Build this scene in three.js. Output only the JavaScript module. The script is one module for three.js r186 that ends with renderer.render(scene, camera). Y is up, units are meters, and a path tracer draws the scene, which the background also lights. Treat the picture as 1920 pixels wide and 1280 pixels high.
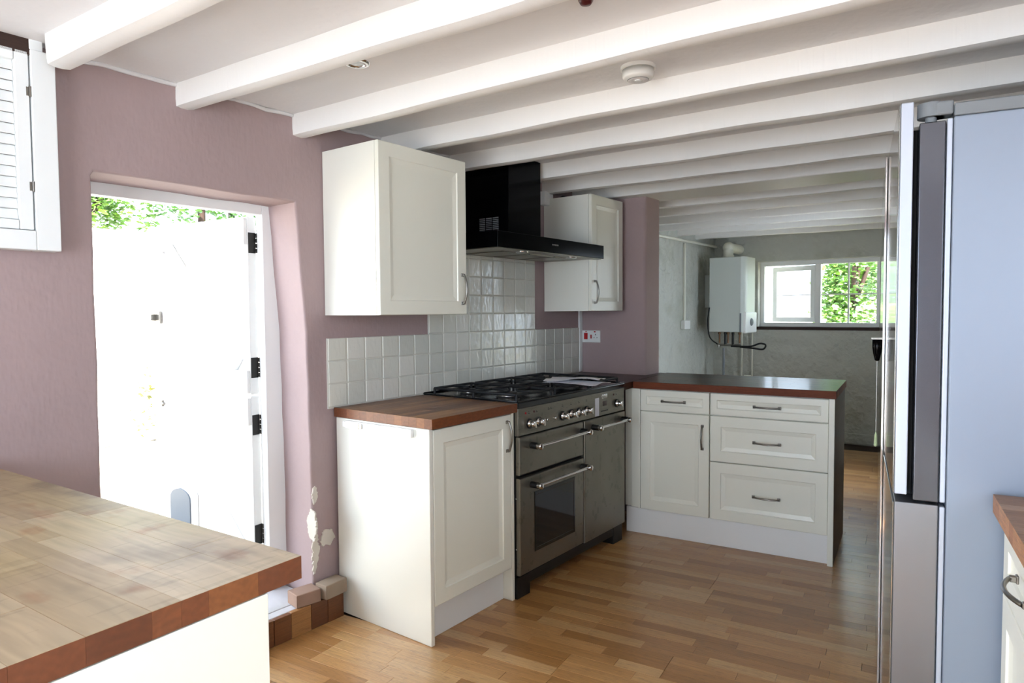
import * as THREE from 'three';
import { RoundedBoxGeometry } from 'three/addons/geometries/RoundedBoxGeometry.js';
import { mergeGeometries, toCreasedNormals } from 'three/addons/utils/BufferGeometryUtils.js';
import { RectAreaLightUniformsLib } from 'three/addons/lights/RectAreaLightUniformsLib.js';

// ------------------------------------------------------------------ camera, sky, sun, exposure
const D2R = Math.PI / 180;
const scene = new THREE.Scene();
const camera = new THREE.PerspectiveCamera(2 * Math.atan(640 / 1266.47) / D2R, 1.5, 0.05, 200);
camera.rotation.order = 'YXZ';
camera.position.set(2.4218, 1.3251, 1.8766);
camera.rotation.set(-2.5146 * D2R, 37.0356 * D2R, -0.4002 * D2R);
scene.background = new THREE.Color().setRGB(0.72, 0.87, 1.04);       // a bright, slightly hazy summer sky
scene.backgroundIntensity = 9.0;
const sun = new THREE.DirectionalLight(new THREE.Color().setRGB(1, 0.98, 0.94), 62);
sun.name = 'sun';
sun.position.set(4.5, 7.0, 2.5);
sun.target.position.set(0, 0, -1);
sun.castShadow = true;
sun.shadow.mapSize.set(2048, 2048);
Object.assign(sun.shadow.camera, { left: -9, right: 9, top: 9, bottom: -9, near: 0.5, far: 40 });
scene.add(sun, sun.target);
RectAreaLightUniformsLib.init();
// daylight in the glazed doors of the rear wall, behind the photographer
const rearDay = new THREE.RectAreaLight(new THREE.Color().setRGB(0.77, 0.92, 1.11), 7.6, 2.0, 1.9);
rearDay.name = 'garden_door_daylight';
rearDay.position.set(1.6, 1.06, 3.93);
rearDay.lookAt(1.6, 1.06, 0);
scene.add(rearDay);
// daylight in the window over the right-hand worktop, also behind the photographer
const sinkDay = new THREE.RectAreaLight(new THREE.Color().setRGB(0.80, 0.93, 1.08), 4.7, 1.4, 0.86);
sinkDay.name = 'kitchen_window_daylight';
sinkDay.position.set(3.56, 1.525, 1.95);
sinkDay.lookAt(0, 1.525, 1.95);
scene.add(sinkDay);
// daylight in the glazed door of the utility room's right wall
const sideDay = new THREE.RectAreaLight(new THREE.Color().setRGB(0.82, 0.95, 0.98), 2.2, 0.8, 1.8);
sideDay.name = 'utility_door_daylight';
sideDay.position.set(1.988, 1.0, -3.80);
sideDay.lookAt(0, 1.05, -4.16);
scene.add(sideDay);
const renderer = new THREE.WebGLRenderer({ antialias: true });
renderer.toneMapping = THREE.LinearToneMapping;
renderer.toneMappingExposure = 0.81;
renderer.shadowMap.enabled = true;

// ------------------------------------------------------------------ small helpers
function rng(seed) { let a = seed >>> 0; return () => { a = (a + 0x6D2B79F5) | 0; let t = Math.imul(a ^ (a >>> 15), 1 | a); t = (t + Math.imul(t ^ (t >>> 7), 61 | t)) ^ t; return ((t ^ (t >>> 14)) >>> 0) / 4294967296; }; }
const hash = (x, y, s) => { let h = Math.imul(x | 0, 374761393) ^ Math.imul(y | 0, 668265263) ^ Math.imul(s | 0, 974634777); h = Math.imul(h ^ (h >>> 13), 1274126177); return ((h ^ (h >>> 16)) >>> 0) / 4294967296; };
function vnoise(x, y, px, py, s) {           // value noise with a period
  const ix = Math.floor(x), iy = Math.floor(y), fx = x - ix, fy = y - iy;
  const u = fx * fx * (3 - 2 * fx), v = fy * fy * (3 - 2 * fy), m = (a, b) => ((a % b) + b) % b;
  const a = hash(m(ix, px), m(iy, py), s), b = hash(m(ix + 1, px), m(iy, py), s), c = hash(m(ix, px), m(iy + 1, py), s), d = hash(m(ix + 1, px), m(iy + 1, py), s);
  return (a + (b - a) * u) * (1 - v) + (c + (d - c) * u) * v;
}
function fbm(u, v, fx, fy, oct, s) { let r = 0, a = 0.5, t = 0; for (let k = 0; k < oct; k++) { r += a * vnoise(u * fx, v * fy, fx, fy, s + k); t += a; a *= 0.5; fx *= 2; fy *= 2; } return r / t; }
function tex(w, h, metresU, metresV, fn, color = true) {
  const d = new Uint8Array(w * h * 4);
  for (let j = 0; j < h; j++) for (let i = 0; i < w; i++) { const c = fn(i / w, j / h), k = (j * w + i) * 4; for (let n = 0; n < 3; n++) d[k + n] = Math.max(0, Math.min(255, 255 * (Array.isArray(c) ? c[n] : c))); d[k + 3] = 255; }
  const t = new THREE.DataTexture(d, w, h);
  t.wrapS = t.wrapT = THREE.RepeatWrapping; t.magFilter = THREE.LinearFilter; t.minFilter = THREE.LinearMipmapLinearFilter; t.generateMipmaps = true;
  if (color) t.colorSpace = THREE.SRGBColorSpace;
  t.repeat.set(1 / metresU, 1 / metresV); t.needsUpdate = true;
  return t;
}
const mat = (color, roughness = 0.6, o = {}) => new THREE.MeshPhysicalMaterial({ color: new THREE.Color(color), roughness, ...o });
// uv in metres, laid on by the way each face points
function metreUV(g, du = 0, dv = 0) {
  g = g.index ? g.toNonIndexed() : g;
  const p = g.attributes.position, uv = new Float32Array(p.count * 2), a = new THREE.Vector3(), b = new THREE.Vector3(), c = new THREE.Vector3();
  for (let i = 0; i < p.count; i += 3) {
    a.fromBufferAttribute(p, i); b.fromBufferAttribute(p, i + 1); c.fromBufferAttribute(p, i + 2);
    const n = b.clone().sub(a).cross(c.clone().sub(a)), x = Math.abs(n.x), y = Math.abs(n.y), z = Math.abs(n.z);
    [a, b, c].forEach((q, k) => { const [u, v] = y >= x && y >= z ? [q.x, q.z] : x >= z ? [q.z, q.y] : [q.x, q.y]; uv[(i + k) * 2] = u + du; uv[(i + k) * 2 + 1] = v + dv; });
  }
  g.setAttribute('uv', new THREE.BufferAttribute(uv, 2));
  return g;
}
const clean = (g) => { g = g.index ? g.toNonIndexed() : g; for (const k of Object.keys(g.attributes)) if (!['position', 'normal', 'uv'].includes(k)) g.deleteAttribute(k); g.clearGroups(); return g; };
const merge = (list) => mergeGeometries(list.map(clean));
const box = (w, h, d, x = 0, y = 0, z = 0) => new THREE.BoxGeometry(w, h, d).translate(x, y, z);
const span = (x0, x1, y0, y1, z0, z1) => box(x1 - x0, y1 - y0, z1 - z0, (x0 + x1) / 2, (y0 + y1) / 2, (z0 + z1) / 2);
const rbox = (w, h, d, r, x = 0, y = 0, z = 0, seg = 2) => new RoundedBoxGeometry(w, h, d, seg, Math.min(r, w / 2 - 1e-4, h / 2 - 1e-4, d / 2 - 1e-4)).translate(x, y, z);
const rspan = (x0, x1, y0, y1, z0, z1, r = 0.002, seg = 1) => rbox(x1 - x0, y1 - y0, z1 - z0, r, (x0 + x1) / 2, (y0 + y1) / 2, (z0 + z1) / 2, seg);
const cyl = (r0, r1, h, x = 0, y = 0, z = 0, seg = 20) => new THREE.CylinderGeometry(r0, r1, h, seg).translate(x, y, z);
const lathe = (pts, seg = 24) => new THREE.LatheGeometry(pts.map(([x, y]) => new THREE.Vector2(x, y)), seg);
const tube = (pts, r, n = 24, seg = 8) => new THREE.TubeGeometry(new THREE.CatmullRomCurve3(pts.map((p) => new THREE.Vector3(...p))), n, r, seg, false);
function rod(a, b, r, seg = 12) { const A = new THREE.Vector3(...a), B = new THREE.Vector3(...b), L = A.distanceTo(B), g = new THREE.CylinderGeometry(r, r, L, seg); g.applyQuaternion(new THREE.Quaternion().setFromUnitVectors(new THREE.Vector3(0, 1, 0), B.clone().sub(A).normalize())); return g.translate((A.x + B.x) / 2, (A.y + B.y) / 2, (A.z + B.z) / 2); }
// rectangular rings, each [inset, height]: a slab in x,y facing +z with stepped or sloped mouldings, closed at the back
function ringSlab(w, h, rings) {
  const P = [], quad = (a, b, c, d) => P.push(...a, ...b, ...c, ...a, ...c, ...d);
  const corner = ([i, z]) => [[i, i, z], [w - i, i, z], [w - i, h - i, z], [i, h - i, z]];
  for (let k = 0; k + 1 < rings.length; k++) { const A = corner(rings[k]), B = corner(rings[k + 1]); for (let n = 0; n < 4; n++) quad(A[n], A[(n + 1) % 4], B[(n + 1) % 4], B[n]); }
  const T = corner(rings[rings.length - 1]), Bk = corner(rings[0]);
  quad(...T); quad(Bk[3], Bk[2], Bk[1], Bk[0]);
  const g = new THREE.BufferGeometry(); g.setAttribute('position', new THREE.Float32BufferAttribute(P, 3)); g.computeVertexNormals();
  return metreUV(g);
}
const panelDoor = (w, h, t = 0.02, f = 0.058) => ringSlab(w, h, [[0, 0], [0, t - 0.003], [0.0012, t - 0.0008], [0.003, t], [f, t], [f + 0.003, t - 0.005], [f + 0.007, t - 0.006], [f + 0.024, t - 0.0095], [f + 0.0245, t - 0.0095]]);
// box whose top edges are chamfered: group 0 the top, group 1 the sides; length along x
function staveBox(L, H, W, c, du = 0, dv = 0) {
  const top = [], side = [], q = (arr, a, b, d, e) => arr.push(a, b, d, a, d, e);
  const R = (x, z, y) => [[-x, y, z], [x, y, z], [x, y, -z], [-x, y, -z]];
  const B = R(L / 2, W / 2, 0), M = R(L / 2, W / 2, H - c), T = R(L / 2 - c, W / 2 - c, H);
  for (let n = 0; n < 4; n++) { const m = (n + 1) % 4; q(side, B[n], B[m], M[m], M[n]); q(top, M[n], M[m], T[m], T[n]); }
  q(top, ...T); q(side, B[3], B[2], B[1], B[0]);
  const g = new THREE.BufferGeometry(); g.setAttribute('position', new THREE.Float32BufferAttribute([...top, ...side].flat(), 3)); g.computeVertexNormals();
  metreUV(g, du, dv); g.addGroup(0, top.length, 0); g.addGroup(top.length, side.length, 1);
  return g;
}
const taken = {};
const numbered = (n) => { const k = taken[n] = (taken[n] ?? -1) + 1; return k ? `${n}_${String(k).padStart(3, '0')}` : n; };
function info(o, label, category, group, kind) { if (label) o.userData.label = label; if (category) o.userData.category = category; if (group) o.userData.group = group; if (kind) o.userData.kind = kind; return o; }
function part(parent, name, g, m, label) { const o = new THREE.Mesh(g, m); o.name = name; o.castShadow = o.receiveShadow = true; if (label) o.userData.label = label; parent.add(o); return o; }
function thing(name, label, category, pos = [0, 0, 0], turn = 0, group) { const o = new THREE.Group(); o.name = numbered(name); o.position.set(...pos); o.rotation.y = turn; scene.add(o); return info(o, label, category, group); }
function solo(name, g, m, label, category, group) { const o = part(scene, numbered(name), g, m); return info(o, label, category, group); }
function struct(name, g, m, label) { const o = g ? part(scene, name, g, m) : new THREE.Group(); if (!g) { o.name = name; scene.add(o); } return info(o, label, null, null, 'structure'); }

// ------------------------------------------------------------------ textures and materials
const plasterBump = tex(512, 512, 0.9, 0.9, (u, v) => 0.55 * fbm(u, v, 5, 5, 3, 11) + 0.3 * fbm(u, v, 40, 40, 3, 12) + 0.15 * fbm(u, v, 120, 30, 2, 13), false);
const plasterTone = tex(512, 512, 1.3, 1.3, (u, v) => { const k = 0.94 + 0.07 * fbm(u, v, 4, 4, 5, 21) - 0.012 * (fbm(u, v, 90, 90, 2, 22) - 0.5); return [k, k, k]; });
const limeBump = tex(512, 512, 1.1, 1.1, (u, v) => Math.pow(fbm(u, v, 7, 7, 5, 31), 1.3), false);
const limeTone = tex(512, 512, 1.6, 1.6, (u, v) => { const d = fbm(u, v, 6, 6, 6, 33), s = d > 0.6 ? (d - 0.6) * 0.45 : 0; return [0.97 - s * 0.8, 0.96 - s * 0.8, 0.95 - s]; });
const sawBump = tex(512, 256, 0.6, 0.3, (u, v) => 0.6 * fbm(u, v, 90, 3, 2, 41) + 0.4 * fbm(u, v, 8, 8, 3, 42), false);
const grain = tex(1024, 256, 0.7, 0.14, (u, v) => {
  const w = fbm(u, v, 3, 5, 3, 51), g = fbm(u, v + 0.05 * w, 5, 60, 3, 52), p = fbm(u, v, 24, 110, 2, 53), k = 0.80 + 0.17 * g + 0.08 * w - (p > 0.66 ? 0.12 : 0);
  return [k, k * (0.985 - 0.02 * (1 - w)), k * (0.96 - 0.05 * (1 - w))];
});
const endGrain = tex(256, 256, 0.13, 0.13, (u, v) => { const r = Math.hypot((u - 0.5) * 1.0, (v + 0.35)), k = 0.84 + 0.022 * Math.sin(r * 60 + 6 * fbm(u, v, 4, 4, 3, 61)) + 0.15 * fbm(u, v, 14, 14, 3, 62); return [k, k * 0.96, k * 0.92]; });
// the near worktop: bleached and stained by use (stains copied as patches with their own outline)
const wornTop = tex(1024, 1024, 1.5, 1.5, (u, v) => {
  const w = fbm(u, v, 5, 9, 3, 71), ring = Math.sin((v * 34 + 3.2 * fbm(u, v, 4, 7, 3, 76)) * 6.283), g = fbm(u, v + 0.02 * w, 14, 210, 3, 72), k = 0.79 + 0.13 * g + 0.10 * w + 0.012 * ring;
  const st = fbm(u, v, 9, 11, 5, 73), dirt = Math.max(0, st - 0.58) * 1.9, rust = Math.max(0, fbm(u, v, 17, 23, 6, 74) - 0.61) * 1.5, sc = fbm(u, v, 150, 16, 2, 75) > 0.75 ? 0.05 : 0, yel = Math.max(0, fbm(u, v, 4, 5, 3, 77) - 0.5) * 0.3;
  return [k - dirt * 0.42 - rust * 0.22 - sc, k * 0.985 - dirt * 0.44 - rust * 0.5 - sc, k * 0.965 - dirt * 0.40 - rust * 0.62 - sc - yel];
});
const steelBump = tex(64, 512, 0.25, 0.25, (u, v) => fbm(u, v, 1, 256, 1, 81), false);
const steelTone = tex(512, 512, 0.8, 0.8, (u, v) => { const k = 0.9 + 0.10 * fbm(u, v, 7, 5, 5, 83) - (fbm(u, v, 30, 22, 3, 84) > 0.70 ? 0.07 : 0); return [k, k * 0.995, k * 0.98]; });
const scuff = tex(512, 512, 1.0, 1.0, (u, v) => { const k = 0.97 - (fbm(u, v, 60, 60, 2, 91) > 0.80 ? 0.06 : 0) + 0.03 * fbm(u, v, 5, 5, 3, 92); return [k, k, k]; });
const gravelTone = tex(512, 512, 0.8, 0.8, (u, v) => { const k = 0.75 + 0.5 * (fbm(u, v, 48, 48, 2, 93) - 0.5); return [k, k * 0.97, k * 0.91]; });
const M = {
  mauve: mat('#ab9594', 0.75, { map: plasterTone, bumpMap: plasterBump, bumpScale: 0.0035 }),
  lime: mat('#c6c9c2', 0.85, { map: limeTone, bumpMap: limeBump, bumpScale: 0.055 }),
  ceiling: mat('#e2e0e0', 0.85, { bumpMap: plasterBump, bumpScale: 0.004 }),
  beam: mat('#efedea', 0.5, { bumpMap: sawBump, bumpScale: 0.0013 }),
  chalk: mat('#d2cabe', 0.95, { bumpMap: limeBump, bumpScale: 0.02 }),
  cream: mat('#f1f0e2', 0.3),
  creamSide: mat('#f2f1e6', 0.25, { clearcoat: 0.6, clearcoatRoughness: 0.22 }),
  white: mat('#f1f1ef', 0.45),
  shutter: mat('#eef0ef', 0.5),
  tile: [0, 1, 2, 3].map((k) => mat(['#e0dfd4', '#dadad0', '#e4e2d8', '#d6d6cc'][k], 0.16, { bumpMap: plasterBump, bumpScale: 0.004 })),
  grout: mat('#d3d1c6', 0.95),
  pewter: mat('#88847d', 0.28, { metalness: 0.9 }),
  chrome: mat('#d8d8d8', 0.08, { metalness: 1 }),
  steel: mat('#8d8a81', 0.36, { metalness: 0.85, map: steelTone }),
  fridgeSteel: mat('#606268', 0.24, { metalness: 0.85 }),
  freezerSteel: mat('#8b8d92', 0.3, { metalness: 0.8 }),
  fridgeFront: mat('#9b9c99', 0.1, { metalness: 0.9 }),
  fridgeSide: mat('#8e99a8', 0.4, { metalness: 0.25 }),
  fridgeTrim: mat('#c3cbd8', 0.3, { metalness: 0.3 }),
  gloss: mat('#040405', 0.14, { specularIntensity: 0.18 }),
  black: mat('#0d0d0e', 0.45),
  iron: mat('#17181b', 0.55),
  enamel: mat('#0b0d12', 0.15),
  glassDark: mat('#0b0e10', 0.05),
  greyPlastic: mat('#7b8084', 0.5),
  rubber: mat('#101010', 0.7),
  pane: mat('#ffffff', 0.02, { transmission: 1, thickness: 0, ior: 1.5 }),
  whitePlastic: mat('#efefec', 0.35),
  red: mat('#b3161c', 0.4),
  darkRed: mat('#4a1014', 0.4),
  paper: mat('#e9e9ee', 0.8),
  boiler: mat('#c9cec9', 0.35),
  copper: mat('#7a5a43', 0.4, { metalness: 0.7 }),
  pipe: mat('#e4e2d4', 0.5),
  hinge: mat('#2d2b29', 0.4, { metalness: 0.6 }),
  darkTimber: mat('#3a241a', 0.7, { map: grain }),
  stone: mat('#bdbcc0', 0.9, { map: limeTone, bumpMap: limeBump, bumpScale: 0.012 }),
};
const woods = (list, rough, o = {}) => list.map((c) => mat(c, rough, { map: grain, bumpMap: grain, bumpScale: 0.0006, ...o }));
const W = {
  oak: woods(['#cfa06a', '#c4945d', '#d4a974', '#b98955', '#c99a63', '#c69660', '#d6ae7c', '#b1814d'], 0.30, { clearcoat: 0.25, clearcoatRoughness: 0.22 }),
  worn: ['#c1b298', '#b7a588', '#c6b8a0', '#ad9a7b', '#bcab8e', '#b3a185'].map((c) => mat(c, 0.5, { map: wornTop })),
  edge: ['#7e4a2b', '#764326', '#834f2f', '#6d3e24', '#925c34', '#7a472a'].map((c) => mat(c, 0.4, { map: endGrain })),
  mid: woods(['#8f623c', '#74492d', '#a37548', '#683f27', '#83573a', '#9a6d47'], 0.36),
  dark: woods(['#50301f', '#43271a', '#583523', '#3c2216', '#4d2e20'], 0.34, { clearcoat: 0.15, clearcoatRoughness: 0.12, specularIntensity: 0.35 }),
  pale: woods(['#b08f76', '#a5846b', '#b8997f', '#9c7a61'], 0.5),
  paleEdge: woods(['#bd8452', '#b27a49', '#c68f5e'], 0.45),
  darkEdge: woods(['#96532f', '#864524', '#a05a31', '#783c20', '#985c33'], 0.55, { specularIntensity: 0.5 }),
};

// ------------------------------------------------------------------ the setting
const CEIL = 2.145;
const wob = (s) => { const r = rng(s); return () => (r() - 0.5) * 2; };
// a wall whose outline and holes are drawn in (along, up), laid thickness deep; edges softened like old plaster
function wallGeo(outline, holes, depth, bevel = 0) {
  const s = new THREE.Shape(outline.map(([x, y]) => new THREE.Vector2(x, y)));
  for (const h of holes) s.holes.push(new THREE.Path(h.map(([x, y]) => new THREE.Vector2(x, y))));
  return new THREE.ExtrudeGeometry(s, { depth: depth - 2 * bevel, bevelEnabled: bevel > 0, bevelSize: bevel, bevelOffset: -bevel * 0, bevelThickness: bevel, bevelSegments: 3, steps: 1 }).translate(0, 0, bevel);
}
const rect = (x0, x1, y0, y1) => [[x0, y0], [x1, y0], [x1, y1], [x0, y1]];
// rough edge between corner points
function rough(points, step, amp, seed) {
  const r = wob(seed), out = [];
  points.forEach((p, k) => { const q = points[(k + 1) % points.length], L = Math.hypot(q[0] - p[0], q[1] - p[1]), n = Math.max(1, Math.round(L / step)); for (let i = 0; i < n; i++) out.push([p[0] + (q[0] - p[0]) * i / n + (i ? r() * amp : 0), p[1] + (q[1] - p[1]) * i / n + (i ? r() * amp : 0)]); });
  return out;
}
// wall_left: local x = -world z (into the picture), local z = world x
const leftHole = rough([[-0.94, -0.03], [-0.098, -0.03], [-0.098, 0.65], [-0.108, 1.25], [-0.150, 1.795], [-0.925, 1.80], [-0.938, 1.78], [-0.938, 0.9]], 0.13, 0.003, 5);
const wallLeft = struct('wall_left', metreUV(wallGeo(rect(-4.2, 2.36, -0.05, 2.3), [leftHole], 0.27, 0.009)), M.mauve, 'mauve plaster wall with the garden door opening');
wallLeft.rotation.y = Math.PI / 2; wallLeft.position.set(-0.27, 0, 0);
{ // bare plaster where the paint has come off, low beside the door
  const patch = (pts, seed) => { const s = new THREE.Shape(rough(pts, 0.007, 0.0055, seed).map(([x, y]) => new THREE.Vector2(x, y))); return new THREE.ExtrudeGeometry(s, { depth: 0.004, bevelEnabled: true, bevelSize: 0.002, bevelThickness: 0.002, bevelSegments: 1 }); };
  const pl = (g, name, x, y, z, ry) => { const o = part(wallLeft, name, metreUV(g), M.chalk, 'bare chalky plaster patch'); o.position.set(x, y, z); o.rotation.y = ry; };
  pl(patch([[0, 0], [0.012, 0.02], [0.03, 0.09], [0.022, 0.15], [0.02, 0.23], [0.004, 0.25], [-0.004, 0.2], [-0.003, 0.08]], 3), 'plaster_patch', -0.104, 0.20, 0.2695, 0);
  pl(patch([[0, 0], [0.05, -0.012], [0.075, 0.02], [0.06, 0.055], [0.025, 0.062], [0.006, 0.035]], 4), 'plaster_patch', -0.065, 0.315, 0.2695, 0);
  pl(patch([[0, 0], [0.02, 0.03], [0.016, 0.07], [0.004, 0.075], [-0.006, 0.03]], 7), 'plaster_patch', -0.098, 0.50, 0.2695, 0);
  pl(patch([[0, 0], [0.03, -0.02], [0.05, 0.02], [0.045, 0.1], [0.012, 0.115], [-0.01, 0.07]], 6), 'plaster_patch', -0.112, 0.37, 0.262, -Math.PI / 2);
}
// splashback tiles, each a piece on the wall
{
  const r = rng(77), pu = 0.1052, pv = 0.1012, y0 = 0.9125;
  const gs = [0, 1, 2].map((k) => { const q = wob(200 + k), g = new RoundedBoxGeometry(0.0985, 0.0975, 0.011, 3, 0.0045), p = g.attributes.position; for (let i = 0; i < p.count; i++) { const x = p.getX(i), y = p.getY(i); p.setX(i, x + 0.0006 * Math.sin(y * 90 + k * 2)); p.setY(i, y + 0.0006 * Math.sin(x * 80 + k)); } g.computeVertexNormals(); return metreUV(g, k * 0.3, k * 0.17); });
  const put = (c, w, y, h) => { const o = part(wallLeft, 'tile', gs[Math.floor(r() * 3)], M.tile[Math.floor(r() * 4)]); o.position.set(c, y, 0.2748 + r() * 0.0012); o.scale.set(w, h, 1); o.rotation.set((r() - 0.5) * 0.012, (r() - 0.5) * 0.012, (r() - 0.5) * 0.008); };
  const v0 = -0.0145;
  for (let row = 0; row < 8; row++) for (let c = 0; c < 20; c++) {
    const x = v0 + (c + 0.5) * pu, low = row < 3;
    if (!low && (c < 6 || c > 14)) continue;
    const last = low && c === 19;
    put(last ? x - pu / 2 + 0.042 : x, last ? 0.82 : 1, y0 + (row + 0.5) * pv, row === 7 ? 0.62 : 1);
    if (row === 7) wallLeft.children[wallLeft.children.length - 1].position.y -= 0.02;
  }
  part(wallLeft, 'grout', metreUV(merge([span(-0.014, 2.085, 0.905, y0 + 3 * pv - 0.002, 0.266, 0.2775), span(0.618, 1.562, y0 + 3 * pv - 0.002, 1.702, 0.266, 0.2775)])), M.grout);
  part(wallLeft, 'tile_trim', rspan(2.086, 2.124, 0.912, 1.335, 0.268, 0.283, 0.004), M.whitePlastic, 'white corner trim strip');
}
const pillar = struct('wall_pillar', metreUV(rspan(-0.02, 0.482, -0.02, CEIL + 0.1, -2.345, -2.128, 0.02, 3)), M.mauve, 'mauve wall end between kitchen and utility room');
struct('wall_utility_left', metreUV(wallGeo(rough(rect(2.3, 5.9, -0.05, 2.3), 0.3, 0.0, 1), [], 0.25)), M.lime, 'rough whitewashed wall of the utility room');
scene.getObjectByName('wall_utility_left').rotation.y = Math.PI / 2; scene.getObjectByName('wall_utility_left').position.set(-0.55, 0, 0);
struct('wall_return', span(-0.56, 0.0, -0.05, 2.3, -2.36, -2.2), M.lime, 'whitewashed return wall behind the mauve wall end');
const YB = 4.2 * D2R, backZ = -5.455;      // turn of the far wall
const wallBack = struct('wall_back', metreUV(wallGeo(rect(-0.8, 2.4, -0.05, 2.3), [rect(0.165, 1.335, 1.12, 1.845)], 0.28, 0.01)), M.lime, 'whitewashed far wall with a low wide window');
wallBack.position.set(0, 0, backZ - 0.28);
const wallUR = struct('wall_utility_right', metreUV(wallGeo(rect(-0.3, 3.5, -0.05, 2.3), [rect(1.2, 2.05, 0.02, 1.95)], 0.2).translate(0, 0, -0.2)), M.lime, 'right wall of the utility room with a glazed door');
wallUR.position.set(1.40, 0, -5.46); wallUR.rotation.y = -Math.atan2(3.4, 0.62);
{ const d3 = struct('door_3', null, null, 'glazed side door of the utility room'); d3.position.copy(wallUR.position); d3.rotation.y = wallUR.rotation.y;
  part(d3, 'leaf_frame', merge([rspan(1.2, 1.27, 0.02, 1.95, -0.12, -0.08), rspan(1.98, 2.05, 0.02, 1.95, -0.12, -0.08), rspan(1.27, 1.98, 0.02, 0.2, -0.12, -0.08), rspan(1.27, 1.98, 1.85, 1.95, -0.12, -0.08)]), M.white); part(d3, 'pane', span(1.27, 1.98, 0.2, 1.85, -0.102, -0.098), M.pane); }
{ const wr = struct('wall_right', metreUV(wallGeo(rect(-4.2, 2.3, -0.05, 2.3), [rect(-2.7, -1.2, 1.05, 2.0)], 0.18)), M.mauve, 'mauve wall behind the fridges with a window over the right worktop'); wr.rotation.y = Math.PI / 2; wr.position.set(3.4, 0, 0);
  const w = struct('window_2', null, null, 'white window over the right worktop behind the photographer');
  part(w, 'frame', merge([rspan(3.46, 3.51, 1.05, 1.10, 1.2, 2.7), rspan(3.46, 3.51, 1.95, 2.0, 1.2, 2.7), rspan(3.46, 3.51, 1.1005, 1.9495, 1.2, 1.25), rspan(3.46, 3.51, 1.1005, 1.9495, 2.65, 2.7), rspan(3.46, 3.51, 1.1005, 1.9495, 1.925, 1.975)]), M.white);
  for (const [a, b] of [[1.25, 1.925], [1.975, 2.65]]) part(w, 'pane', span(3.483, 3.487, 1.1, 1.95, a, b), M.pane); }
struct('wall_cross', span(1.98, 3.58, -0.05, 2.3, -2.4, -2.2), M.mauve, 'wall beside the passage to the utility room');
struct('wall_rear', metreUV(wallGeo(rect(-0.3, 3.58, -0.05, 2.3), [rect(0.55, 2.65, 0.02, 2.05)], 0.25)).translate(0, 0, 3.65), M.mauve, 'wall behind the photographer with glazed doors');
struct('ceiling', metreUV(span(-0.6, 3.6, CEIL, CEIL + 0.12, -5.9, 4.2)), M.ceiling, 'white painted ceiling between the beams');
{ // floor: oak strip boards, three strips to a board
  const floor = struct('floor', span(-0.56, 3.58, -0.06, -0.013, -5.75, 3.9), M.darkTimber, 'worn oak strip floor');
  const t = 7 * D2R, ca = Math.cos(t), sa = Math.sin(t), r = rng(9), sw = 0.0585, cand = [];
  const C = new THREE.Vector3(2.42, 0, 1.88);
  for (let row = -104; row < 78; row++) {
    const b = row * sw, board = Math.floor(row / 3), rb = rng(board * 31 + 7), off = rb() * 1.8;
    let a = -2.2;
    const ends = []; for (let e = off - 3.6; e < 6; e += 1.8) ends.push(e);
    const q = rng(row * 17 + 5);
    a = -2.4 - q() * 0.3;
    while (a < 4.6) {
      let L = 0.22 + q() * 0.30; const e = ends.find((x) => x > a + 0.03); if (e !== undefined && a + L > e - 0.1) L = e - a;
      const cut = e !== undefined && Math.abs(a + L - e) < 1e-6;
      const mid = a + L / 2, x = 1 + mid * ca - b * sa, z = -0.5 - mid * sa - b * ca;
      if (x - L / 2 > -0.27 && x + L / 2 < 3.39 && z < 3.62 && z > -5.42 && (z > -2.1 || x < 1.95)) cand.push([x, z, L, cut, q(), q(), q()]);
      a += L;
    }
  }
  const f = new THREE.Vector3(-Math.sin(37 * D2R), 0, -Math.cos(37 * D2R)), rt = new THREE.Vector3(Math.cos(37 * D2R), 0, -Math.sin(37 * D2R));
  const hidden = (x, z) => (x < 0.62 && z < 0 && z > -1.6) || (x < 1.62 && z < -1.87 && z > -2.5 && x > 0) || (x < 1.42 && z > 1.22);
  const score = ([x, z]) => { const d = new THREE.Vector3(x, 0, z).sub(C), dep = d.dot(f), lat = d.dot(rt) / dep; const inv = dep > 0.6 && lat > -0.42 && lat < 0.56 && 1.325 / dep < 0.58 && !hidden(x, z) && !(x > 2.1 && z < 0.3); return inv ? 1 / dep : 0; };
  cand.sort((p, q) => score(q) - score(p));
  const rest = [];
  const geos = {};
  cand.forEach(([x, z, L, cut, q1, q2, q3], k) => {
    const Lq = L - (cut ? 0.0022 : 0.0006);
    const m = W.oak[Math.floor(q1 * W.oak.length)];
    const lift = (q3 - 0.5) * 0.0006;
    if (k < 300 && score(cand[k]) > 0) {
      const g = staveBox(Lq, 0.013, sw - 0.0004, 0.0004, q2 * 3, q3 * 2);
      const o = part(floor, 'floor_strip', g, [m, m]); o.position.set(x, -0.013 + lift, z); o.rotation.y = t;
    } else { const g = staveBox(Lq, 0.013, sw - 0.0004, 0.0004, q2 * 3, q3 * 2); g.clearGroups(); g.rotateY(t).translate(x, -0.013 + lift, z); (geos[Math.floor(q1 * W.oak.length)] ??= []).push(g); }
  });
  const keys = Object.keys(geos), list = [], mats = []; 
  keys.forEach((k) => { list.push(merge(geos[k])); mats.push(W.oak[k]); });
  const all = mergeGeometries(list, true);
  const o = part(floor, 'floor_strips_far', all, mats); o.userData.kind = 'stuff';
}
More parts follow.
